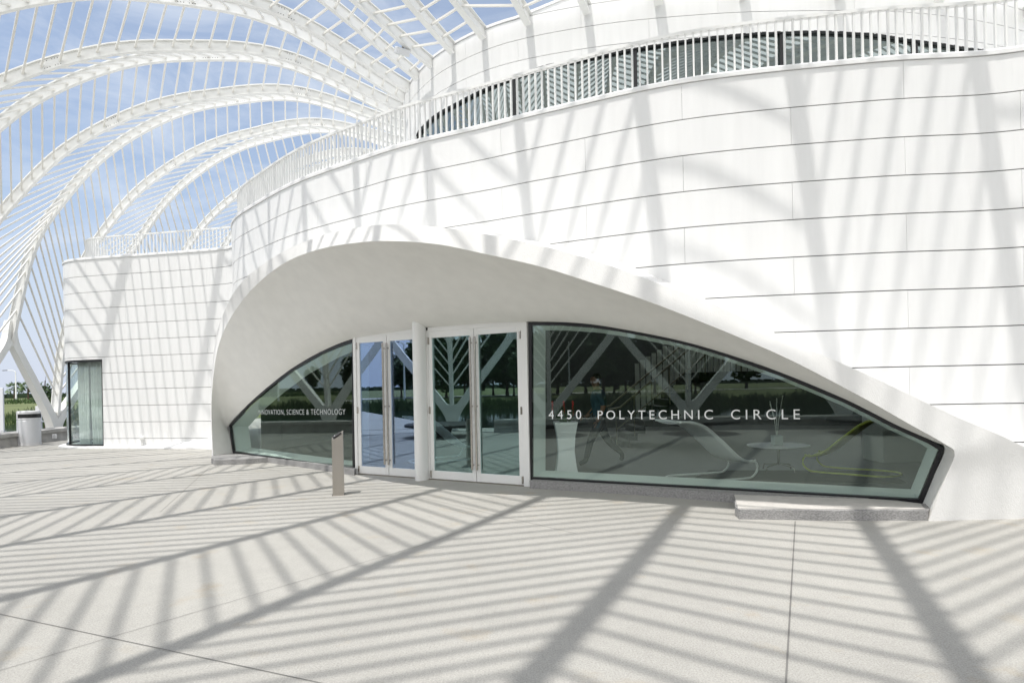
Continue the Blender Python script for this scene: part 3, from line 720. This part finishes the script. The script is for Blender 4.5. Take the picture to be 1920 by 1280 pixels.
# ---- low concrete parapet round the plaza
f = MB()
def para(i0, i1, lab):
    rows = []; m = int((i1-i0)*4)
    for k in range(m+1):
        i = i0+(i1-i0)*k/m; r, o_ = ring(i), ring_out(i)
        rows.append([Vector((r.x+o_.x*a, r.y+o_.y*a, z)) for a, z in ((-1.0, 0), (-.93, .30), (-1.02, .31), (-1.02, .42), (-.55, .45), (-.5, 0))])
    f = MB(); f.grid(rows); 
    for r in (rows[0], rows[-1]): f.add(r, [tuple(range(6))])
    o = f.build('parapet', 'parapet'); return tag(o, lab, 'parapet', 'low concrete parapets round the plaza')
mat('parapet', (.40, .39, .37), .9, noise=.22, nscale=3, bump=.4, bscale=20)
para(3.6, 13.5, 'low concrete parapet running behind the waste bin'); para(-9.5, 1.3, 'low concrete parapet behind the viewer, mirrored in the window')

# ---- discs of bench round the feet, reflected in the glass
for i in (-6, -4, -2, 0, 2):
    r = ring(i)-ring_out(i)*2.4; f = MB(); f.lathe((0, 0, 0), [(0, .44), (1.15, .44), (1.2, .41), (1.2, .35), (1.1, .33), (.35, .3), (.3, 0)], 32)
    f.v = [v+Vector((r.x, r.y, 0)) for v in f.v]; tag(f.build('bench', 'stair_dark'), 'round dark bench by a pergola foot behind the viewer, mirrored in the glass', 'bench', 'round benches by the pergola feet')

# ================================================================ THINGS OUTSIDE
# access post
b = empty('access_post', 'short stainless steel post with black card reader on its slanted top', 'access post', loc=(*gp(635, 927), 0))
c0 = Vector((b.location.x, b.location.y)); ang = math.radians(52); rr = .118
pts = [(rr*math.cos(ang+k*math.pi/2+.12), rr*math.sin(ang+k*math.pi/2+.12)) for k in range(4)]
fx = Vector((.75, .66)); zt = lambda p: .905+.62*(p[0]*fx.x+p[1]*fx.y)
f = MB(); A = [Vector((*p, 0)) for p in pts]; B = [Vector((*p, zt(p))) for p in pts]; f.grid([A, B], close=True); f.add(B, [(0, 1, 2, 3)]); bevel(f.build('post', 'stainless', b), .003)
nrm = Vector((-.62*fx.x, -.62*fx.y, 1)).normalized(); X = Vector((fx.x, fx.y, .62)).normalized(); Y = nrm.cross(X)
mt = Matrix(((X.x, Y.x, nrm.x, 0), (X.y, Y.y, nrm.y, 0), (X.z, Y.z, nrm.z, .907), (0, 0, 0, 1)))
f = MB(); f.box((-.075, -.038, 0), (.06, .038, .022), mt); bevel(f.build('card_reader', 'black', b), .008, 3)
f = MB(); f.box((-.05, -.01, .0225), (-.035, .01, .0235), mt); f.build('indicator', 'letter', b)
f = MB(); f.add([Vector((p[0]*1.12, p[1]*1.12, z)) for z in (0, .008) for p in pts], [(4, 5, 6, 7), (0, 1, 5, 4), (1, 2, 6, 5), (2, 3, 7, 6), (3, 0, 4, 7)]); f.build('base_plate', 'handle_steel', b)
# litter bin
bp = gp(55, 834); b = empty('waste_bin', 'grey cylindrical waste bin with dark mouth by the low parapet', 'waste bin', loc=(*bp, 0))
f = MB(); f.lathe((0, 0, 0), [(.0, .02), (.31, .02), (.31, .10), (.318, .11), (.318, .80), (.31, .81), (.31, .835), (0, .835)], 36); f.build('body', 'bin_grey', b, smooth=False)
f = MB(); r_ = .318
for z0, z1, a0, a1 in ((.835, .90, 0, 360), (1.03, 1.10, 0, 360), (.90, 1.03, -140+270-360, 0)):
    pass
f.lathe((0, 0, 0), [(.312, .84), (.318, .84), (.318, .885), (.30, .89)], 36); f.lathe((0, 0, 0), [(.30, 1.02), (.318, 1.02), (.318, 1.09), (.30, 1.115), (.0, 1.125)], 36)
m_ = 36; to = math.atan2(-bp[1], -bp[0])+.25
for k in range(m_):
    a0, a1 = to+math.pi*.42+k*(math.tau-math.pi*.84)/m_, to+math.pi*.42+(k+1)*(math.tau-math.pi*.84)/m_
    f.add([Vector((r_*math.cos(a), r_*math.sin(a), z)) for a, z in ((a0, .885), (a1, .885), (a1, 1.02), (a0, 1.02))], [(0, 1, 2, 3)])
f.build('lid', 'bin_white', b)
f = MB(); f.cyl((0, 0), .29, .84, 1.03, 30); f.build('liner', 'stair_dark', b)
f = MB(); f.cyl((0, 0), .325, .0, .09, 36); f.build('base', 'bin_white', b)
# street lamp far left and others
def lamp(x, y, h_, az, lab):
    z0 = terr(x, y); e = empty('street_lamp', lab, 'street lamp', 'street lamps beyond the pond', (x, y, z0))
    f = MB(); f.tube([Vector((0, 0, 0)), Vector((0, 0, h_*.5)), Vector((0, 0, h_))], .13, 8, scale=[1.2, .9, .6]); f.build('pole', 'rail_white', e, smooth=True)
    f = MB(); dx, dy = math.cos(az), math.sin(az); f.tube([Vector((0, 0, h_-.05)), Vector((dx*.5, dy*.5, h_+.18)), Vector((dx*1.5, dy*1.5, h_+.2))], .06, 6); f.build('arm', 'rail_white', e)
    f = MB(); f.sweep([Vector((dx*1.3, dy*1.3, h_+.2)), Vector((dx*2.1, dy*2.1, h_+.16))], RECT(.3, .12)); f.build('lamp_head', 'joint', e)
p = at(30, 741, 115); lamp(p.x, p.y, 5.6, math.pi+.2, 'white street lamp standing beyond the pond behind the palms')
for x, y in ((-62, 8), (-70, -14), (-58, -42), (-30, -70), (-84, 30), (5, -84)): lamp(x, y, 7.5, random.uniform(0, 6), 'white street lamp by the road, mirrored in the entrance glass')
# blue-white sign edge at the far left
p = at(1.5, 760, 42); f = MB(); f.box((p.x-.5, p.y-.06, -.9), (p.x+.2, p.y+.06, 2.2)); tag(bevel(f.build('sign_panel', 'bin_white'), .02), 'pale upright panel cut by the left picture edge', 'sign')
p = at(73, 790, 30); f = MB(); f.box((p.x-.11, p.y-.08, -.6), (p.x+.11, p.y+.08, 1.1)); f.box((p.x-.2, p.y-.14, .30), (p.x+.2, p.y+.14, .38)); tag(bevel(f.build('marker_post', 'bin_white'), .01), 'slim white post standing between the waste bin and the V foot', 'post')
# wall outlet on the parapet
p = at(103, 824, 21.2); f = MB(); f.box((p.x-.06, p.y-.05, .12), (p.x+.06, p.y+.02, .27)); tag(bevel(f.build('outlet_box', 'bin_grey'), .01), 'small grey outlet box on the low parapet', 'outlet box')
# floodlight under an arch
bp_ = Path(beam_pts(2)); q = None
for k in range(200):
    c = bp_.at(bp_.L*.55+k*bp_.L*.45/200); 
    if c.y > 1:
        u = 960+c.x/c.y*FPX; v = YH-(c.z-EYE)/c.y*FPX
        if q is None or abs(u-770)+abs(v-110) < q[0]: q = (abs(u-770)+abs(v-110), c.copy())
fl_ = q[1]; e = empty('floodlight', 'small grey floodlight hanging under an arch beside the drum', 'floodlight', loc=fl_)
mt = Matrix.Rotation(.6, 4, 'Z')@Matrix.Rotation(.5, 4, 'X')
f = MB(); f.box((-.17, -.12, -.36), (.17, .12, -.20), mt); bevel(f.build('lamp_body', 'bin_grey', e), .015)
f = MB(); f.box((-.15, -.10, -.364), (.15, .10, -.361), mt); f.build('lens', 'reveal', e)
f = MB(); f.box((-.02, -.02, -.21), (.02, .02, -.1), mt); f.build('bracket', 'joint', e)

# ---------------------------------------------------------------- vegetation
def leafball(name, mname, n, R, seed, squash=1., cl=26, size=.35):
    rnd = random.Random(seed); f = MB(); cs = []
    for _ in range(cl):
        while True:
            c = Vector((rnd.uniform(-1, 1), rnd.uniform(-1, 1), rnd.uniform(-1, 1)))
            if c.length < 1: break
        cs.append((c*R*.8, rnd.uniform(.22, .5)*R))
    for k in range(n):
        c, r = rnd.choice(cs); d = Vector((rnd.gauss(0, 1), rnd.gauss(0, 1), rnd.gauss(0, 1))).normalized()*r*rnd.uniform(.6, 1.05)
        p = c+d; p.z *= squash; s = size*rnd.uniform(.6, 1.4)
        a = Vector((rnd.gauss(0, 1), rnd.gauss(0, 1), rnd.gauss(0, .6))).normalized(); b = a.orthogonal().normalized()
        f.add([p-a*s, p+b*s*.5, p+a*s, p-b*s*.5], [(0, 1, 2, 3)])
    o = f.build(name, mname, fix=False); me = o.data; bpy.data.objects.remove(o); return me
CR = [leafball('crown', 'leaf_dark', 2600, 3.0, 1, 1.25, 30, .42), leafball('crown', 'leaf_dark', 2600, 3.0, 2, 1.5, 24, .42), leafball('crown', 'leaf', 2400, 3.0, 3, 1.0, 26, .4)]
f = MB(); f.tube([Vector((0, 0, -.4)), Vector((.05, 0, 2.5)), Vector((-.05, .1, 5.2)), Vector((.1, 0, 7.5))], .24, 8, scale=[1.3, 1, .7, .3])
for k in range(6):
    a = k*1.1; f.tube([Vector((0, 0, 3+k*.55)), Vector((math.cos(a)*1.2, math.sin(a)*1.2, 4.2+k*.6)), Vector((math.cos(a)*2.1, math.sin(a)*2.1, 5.2+k*.6))], .09, 6, scale=[1, .6, .3])
TRK = f.build('trunk', 'bark', smooth=True); TRKM = TRK.data; bpy.data.objects.remove(TRK)
def tree(x, y, sc, kind, lab, grp):
    z0 = terr(x, y); e = empty('tree', lab, 'tree', grp, (x, y, z0)); e.rotation_euler.z = random.uniform(0, 6); e.scale = (sc*random.uniform(.9, 1.15), sc, sc*random.uniform(.85, 1.2))
    t = bpy.data.objects.new('trunk', TRKM); COL.objects.link(t); t.parent = e
    c = bpy.data.objects.new('crown', CR[kind]); COL.objects.link(c); c.parent = e; c.location = (0, 0, 5.6)
for k in range(58):      # wood behind the viewer: tall in the south-west, lower and farther elsewhere
    if k < 26: a = math.radians(198+k*1.45+random.uniform(-.6, .6)); r = random.uniform(76, 92); sc = random.uniform(.85, 1.3)
    elif k < 44: a = math.radians(235+(k-26)*3.4+random.uniform(-1, 1)); r = random.uniform(100, 125); sc = random.uniform(1.0, 1.35)
    else: a = math.radians(150+(k-44)*3.4+random.uniform(-1, 1)); r = random.uniform(165, 190); sc = random.uniform(.7, 1.0)
    tree(r*math.cos(a), 8+r*math.sin(a), sc, k % 2, 'dark tree of the wood behind the viewer, mirrored in the glass', 'wood behind the viewer')
for x, y, s_c in ((-60, 16, .7), (-66, 2, .6), (-62, -28, .75), (-44, -52, .8)):
    tree(x, y, s_c, 2, 'green lawn tree beyond the pond, mirrored in the entrance glass', 'lawn trees mirrored in the glass')
p = at(84, 741, 44); e = empty('tree', 'slender leafy tree with reddish tips behind the V-shaped support', 'tree', None, (p.x, p.y, -.7))
t = bpy.data.objects.new('trunk', TRKM); COL.objects.link(t); t.parent = e; t.scale = (.3, .3, .45)
me = leafball('crown', 'leaf', 700, .72, 9, 1.75, 14, .10); c = bpy.data.objects.new('crown', me); COL.objects.link(c); c.parent = e; c.location = (.0, 0, 2.6)
def palm(u, v, d, hh, lab):
    p = at(u, v, d); z0 = terr(p.x, p.y); e = empty('palm_tree', lab, 'palm tree', None, (p.x, p.y, z0))
    f = MB(); f.tube([Vector((0, 0, -.2)), Vector((0, 0, hh*.5)), Vector((.1, 0, hh*.8))], .21, 8, scale=[1., .9, 1.25]); f.build('trunk', 'bark', e, smooth=True)
    f = MB(); rnd = random.Random(int(u))
    for k in range(44):
        a = rnd.uniform(0, 6.28); el = rnd.uniform(-.5, 1.2); D = Vector((math.cos(a)*math.cos(el), math.sin(a)*math.cos(el), math.sin(el))); Ln = rnd.uniform(1.1, 1.6)
        o0 = Vector((.1, 0, hh*.8)); tip = o0+D*Ln; sd = D.cross(Vector((0, 0, 1))).normalized()
        for j in range(-4, 5):
            q0 = tip; q1 = tip+D*(.9-.09*abs(j))+sd*j*.22-Vector((0, 0, .12*abs(j)+.15)); w3 = sd*.11+Vector((0, 0, .08))
            f.add([q0-w3, q0+w3, q1], [(0, 1, 2)])
        f.add([o0-sd*.03, o0+sd*.03, tip+sd*.03, tip-sd*.03], [(0, 1, 2, 3)])
    f.build('crown', 'palm_leaf', e, fix=False)
palm(27, 747, 150, 3.3, 'round-headed palm tree left of its twin beyond the lawn'); palm(53, 748, 145, 3.3, 'palm tree right of its twin beyond the lawn')
# reeds and far wood: uncountable masses
def clumps(name, mname, gen, n, size, lab, cat):
    rnd = random.Random(5); f = MB()
    for k in range(n):
        p, h_, wd = gen(rnd); a = rnd.uniform(0, 3.14); s = Vector((math.cos(a), math.sin(a), 0))*wd; t = Vector((rnd.uniform(-.3, .3), rnd.uniform(-.3, .3), 1))*h_
        f.add([p-s, p+s, p+t+s*.3, p+t-s*.3], [(0, 1, 2, 3)])
    return tag(f.build(name, mname, fix=False), lab, cat, kind='stuff')
def g1(r_):
    a = r_.uniform(math.radians(120), math.radians(290)); r = r_.uniform(57.4, 60.9); x, y = r*math.cos(a), 12+r*math.sin(a); return Vector((x, y, terr(x, y)-.1)), r_.uniform(.4, .95)*(1+.35*math.sin(a*61)*math.sin(a*23)), r_.uniform(.025, .07)
clumps('reeds', 'reed', g1, 36000, 1, 'green reeds and low shrubs along the far pond bank', 'reeds')
def g2(r_):
    a = r_.uniform(math.radians(92), math.radians(170)); r = r_.uniform(120, 150); x, y = r*math.cos(a), r*math.sin(a); return Vector((x, y, terr(x, y)-.1)), r_.uniform(.2, .75), r_.uniform(.06, .15)
clumps('tall_grass', 'reed', g2, 14000, 1, 'yellow green tall grass below the palms', 'grass')
def g3(r_):
    a = r_.uniform(math.radians(60), math.radians(300)); r = r_.uniform(320, 380); x, y = r*math.cos(a), r*math.sin(a); return Vector((x, y, .4)), r_.uniform(1.0, 2.6), r_.uniform(1.2, 3.5)
clumps('far_wood', 'far_wood', g3, 6000, 1, 'dark line of distant wood along the horizon', 'wood')

# ================================================================ THINGS INSIDE
def lounger(loc, rz, m, lab):
    e = empty('lounge_chair', lab, 'lounge chair', 'lounge chairs behind the glass', loc); e.rotation_euler.z = rz
    prof = crs([(1.02, 0, .30), (.93, 0, .285), (.72, 0, .36), (.42, 0, .62), (.12, 0, .86), (-.12, 0, .95), (-.36, 0, .97)], 8); hw = .36
    f = MB(); f.grid([[Vector((p.x, y*(1 if i < len(prof)*.85 else .93), p.z-.035*math.cos(y/hw*1.3))) for y in [hw*k/5 for k in range(-5, 6)]] for i, p in enumerate(prof)])
    solid(f.build('seat_shell', m, e, smooth=True, fix=False), .012)
    f = MB()
    for sg in (-1, 1): f.tube([Vector((p.x, sg*(hw+.01), p.z)) for p in prof], .019, 8)
    f.tube([Vector((prof[-1].x, y, prof[-1].z)) for y in (-hw-.01, 0, hw+.01)], .019, 8); f.build('shell_rim', m, e, smooth=True)
    f = MB(); base = [(.93, .30), (1.03, .26), (1.05, .15), (.97, .05), (.82, .02), (.3, .02), (-.12, .02)]
    for sg in (-1, 1): f.tube(crs([Vector((x, sg*(hw+.01), z)) for x, z in base]+([Vector((-.3, sg*.18, .02)), Vector((-.33, 0, .02))]), 6), .018, 8)
    f.build('base_frame', m, e, smooth=True); return e
lounger((2.85, 10.02, .02), .30, 'chair_white', 'white sling lounge chair with tube base left of the round table')
lounger((6.02, 10.15, .02), math.pi-.76, 'chair_green', 'lime green sling lounge chair with tube base right of the round table')
p = gp(872+0, 905); lounger((-1.9, 13.2, .02), .5, 'chair_white', 'white lounge chair deep inside behind the left doors')
tb = gp(1460, 884); e = empty('side_table', 'low round white table on a four-star base between the lounge chairs', 'table', loc=(*tb, .02))
f = MB(); f.lathe((0, 0, .43), [(0, 0), (.50, 0), (.52, .01), (.52, .025), (0, .028)], 40); f.build('table_top', 'chair_white', e)
f = MB(); f.tube([Vector((0, 0, .1)), Vector((0, 0, .43))], .02, 10)
for k in range(4): a = k*math.pi/2+.5; f.tube([Vector((0, 0, .13)), Vector((math.cos(a)*.3, math.sin(a)*.3, .09)), Vector((math.cos(a)*.33, math.sin(a)*.33, 0))], .012, 6)
f.build('pedestal', 'handle_steel', e, smooth=True)
e = empty('vase', 'square glass vase with pale twigs on the round table', 'vase', loc=(tb[0]-.02, tb[1], .48))
f = MB(); f.box((-.075, -.075, 0), (.075, .075, .16)); f.build('vessel', 'reveal', e)
f = MB()
for k in range(6): a = k*1.1; f.tube([Vector((0, 0, .1)), Vector((.04*math.cos(a), .04*math.sin(a), .45)), Vector((.12*math.cos(a), .12*math.sin(a), .62+.05*k))], .007, 5)
f.build('twigs', 'slat_pale', e)
f = MB(); pr = [gp(1330, 884), gp(1660, 884), gp(1700, 908), gp(1290, 905)]; f.add([Vector((*q, .02)) for q in pr]+[Vector((*q, .028)) for q in pr], [(0, 1, 2, 3), (4, 5, 6, 7), (0, 1, 5, 4), (1, 2, 6, 5), (2, 3, 7, 6), (3, 0, 4, 7)]); tag(f.build('rug', 'rug'), 'dark rug under the table and lounge chairs', 'rug')
p = gp(1062, 893); e = empty('planter', 'tall white waisted planter with red flowers near the window post', 'planter', loc=(*p, .012))
f = MB(); rows = []
for z, a in ((0, .20), (.2, .165), (.45, .14), (.7, .155), (.95, .20)): rows.append([Vector((x*a, y*a, z)) for x, y in ((-1, -1), (1, -1), (1, 1), (-1, 1))])
f.grid(crs([Vector((0, 0, 0)), Vector((0, 0, 1))], 1) and rows, close=True); f.add(rows[-1], [(0, 1, 2, 3)]); f.build('pot', 'chair_white', e)
f = MB(); rnd = random.Random(3)
for k in range(60):
    a = rnd.uniform(0, 6.28); h_ = rnd.uniform(.12, .35); q = Vector((.1*math.cos(a), .1*math.sin(a), .95)); t = q+Vector((.15*math.cos(a), .15*math.sin(a), h_)); s = Vector((-math.sin(a), math.cos(a), 0))*.015; f.add([q-s, q+s, t], [(0, 1, 2)])
f.build('leaves', 'leaf', e, fix=False)
f = MB()
for dx in (-.22, -.02, .14):
    for k in range(7): f.lathe((dx, .02*k % .05, 1.05+k*.04), [(0, -.02), (.025, 0), (0, .03)], 6)
f.build('flowers', 'red_petal', e)
# staircase with dark handrails and a pale slatted balustrade
e = empty('staircase', 'dark interior staircase rising to the right with thin handrails', 'staircase', loc=(2.7, 15.4, .012))
f = MB(); nst = 11; run, rise = .2, .168
for k in range(nst): f.box((k*run, 0, k*rise), ((k+1)*run+.03, 1.5, (k+1)*rise))
f.box((nst*run, 0, nst*rise-.25), (nst*run+1.6, 2.6, nst*rise)); f.build('steps', 'stair_dark', e)
f = MB()
for y in (-.02, 1.5):
    f.tube([Vector((-.3, y, .95)), Vector((0, y, 1.0)), Vector((nst*run, y, nst*rise+.95)), Vector((nst*run+1.6, y, nst*rise+.95))], .03, 8)
f.tube([Vector((-.1, -.02, .45)), Vector((nst*run, -.02, nst*rise+.45))], .018, 8); f.build('handrail', 'rail_dark', e)
f = MB()
for k in range(9):
    x = k*.45-.1; z = max(0, min(nst*rise, x/run*rise)); f.tube([Vector((x, -.02, z)), Vector((x, -.02, z+.98))], .016, 6)
f.build('rail_post', 'rail_dark', e)
f = MB()
for k in range(22): f.box((1.0+k*.17, 3.0, .5+min(1.3, k*.15)), (1.13+k*.17, 3.03, 2.2+min(.5, k*.1)))
f.build('slatted_balustrade', 'slat_pale', e)
# counter near the stairs
f = MB(); f.box((7.0, 11.6, .012), (9.2, 12.3, 1.0)); f.box((6.9, 11.5, 1.0), (9.3, 12.4, 1.05)); tag(bevel(f.build('counter', 'slat_pale'), .01), 'pale reception counter at the far right inside', 'counter')

# ---- person walking inside
def person(loc, rz):
    e = empty('person', 'person in a teal shirt and dark trousers walking left behind the glass', 'person', loc=loc); e.rotation_euler.z = rz
    def skin(name, J, E_, mats, sub=2):
        me = bpy.data.meshes.new(name); me.from_pydata([j[0] for j in J], E_, []); o = bpy.data.objects.new(name, me); COL.objects.link(o)
        o.modifiers.new('s', 'SKIN'); sv = me.skin_vertices[0].data
        for k, j in enumerate(J): r = j[1]; r = tuple(x*1.22 for x in r) if hasattr(r, '__len__') else (r*1.28 if k not in (4, 7) else r); sv[k].radius = (r, r) if not hasattr(r, '__len__') else r
        sv[0].use_root = True
        s = o.modifiers.new('u', 'SUBSURF'); s.levels = s.render_levels = sub; bpy.context.view_layer.update()
        m2 = bpy.data.meshes.new_from_object(o.evaluated_get(bpy.context.evaluated_depsgraph_get())); bpy.data.objects.remove(o)
        m2.materials.clear()
        for m in mats: m2.materials.append(M[m])
        o = bpy.data.objects.new(name, m2); COL.objects.link(o); o.parent = e
        for p_ in m2.polygons: p_.use_smooth = True
        return o
    # +x is the walking direction
    J = [((0, 0, .95), (.13, .10)), ((.0, 0, 1.12), (.125, .09)), ((.02, 0, 1.32), (.16, .105)), ((.03, 0, 1.45), (.10, .08)), ((.05, 0, 1.53), .052), ((.07, 0, 1.62), (.075, .085)), ((.075, 0, 1.70), (.082, .095)), ((.07, 0, 1.765), .06),
         ((.0, .10, .88), .092), ((.20, .10, .50), .06), ((.30, .10, .10), .042), ((.0, -.10, .88), .092), ((-.16, -.10, .48), .06), ((-.46, -.10, .20), .042),
         ((.02, .19, 1.42), .055), ((-.05, .24, 1.16), .043), ((.06, .25, .93), .034), ((.02, -.19, 1.42), .055), ((.02, -.24, 1.16), .043), ((.20, -.24, .98), .034),
         ((.44, .10, .045), (.04, .035)), ((-.42, -.10, .06), (.04, .035)), ((.09, .25, .86), (.035, .02)), ((.26, -.24, .93), (.035, .02))]
    E_ = [(0, 1), (1, 2), (2, 3), (3, 4), (4, 5), (5, 6), (6, 7), (0, 8), (8, 9), (9, 10), (10, 20), (0, 11), (11, 12), (12, 13), (13, 21), (3, 14), (14, 15), (15, 16), (16, 22), (3, 17), (17, 18), (18, 19), (19, 23)]
    b = skin('body', J, E_, ['skin', 'shirt', 'trousers', 'black'])
    for p_ in b.data.polygons:
        c = p_.center
        if c.z < .17 or (c.x < -.36 and c.z < .32 and c.y < 0): p_.material_index = 3
        elif c.z < .98 and abs(c.y) < .19: p_.material_index = 2
        elif c.z < 1.49 and (abs(c.y) < .2 or c.z > 1.18): p_.material_index = 1
    f = MB()
    for w0, (bx, by, bz), dr in ((0, (.10, .25, .82), (.35, -1)), (1, (.30, -.24, .90), (.7, -.7))):
        for k in range(4):
            y = by+(-.03+.02*k)
            f.tube([Vector((bx, y, bz+.03)), Vector((bx+.04*dr[0], y, bz+.03+.045*dr[1])), Vector((bx+.05*dr[0]+.02, y, bz+.03+(.075+.008*(k % 3))*dr[1]))], .009, 6, scale=[1, .9, .7])
        f.tube([Vector((bx-.01, by-.02, bz+.06)), Vector((bx+.035, by-.035, bz+.03)), Vector((bx+.05, by-.03, bz+.0))], .01, 6)
    f.build('fingers', 'skin', b, smooth=True)
    f = MB(); f.lathe((.06, 0, 1.69), [(.075, -.03), (.092, .02), (.09, .07), (.062, .115), (0, .13)], 16); f.v = [Vector((v.x-.022, v.y*.9, v.z)) for v in f.v]; f.build('hair', 'hair', e, smooth=True)
    f = MB(); f.lathe((.158, 0, 1.665), [(0, -.03), (.012, -.02), (.006, .03), (0, .035)], 6)
    for s in (-1, 1): f.lathe((.150, s*.03, 1.705), [(0, -.008), (.01, 0), (0, .008)], 6); f.lathe((.065, s*.082, 1.68), [(0, -.03), (.016, 0), (0, .03)], 6)
    f.build('face', 'skin', b, smooth=True)
    return e
pp = gp(1126, 873); person((pp[0], pp[1], .012), math.pi)
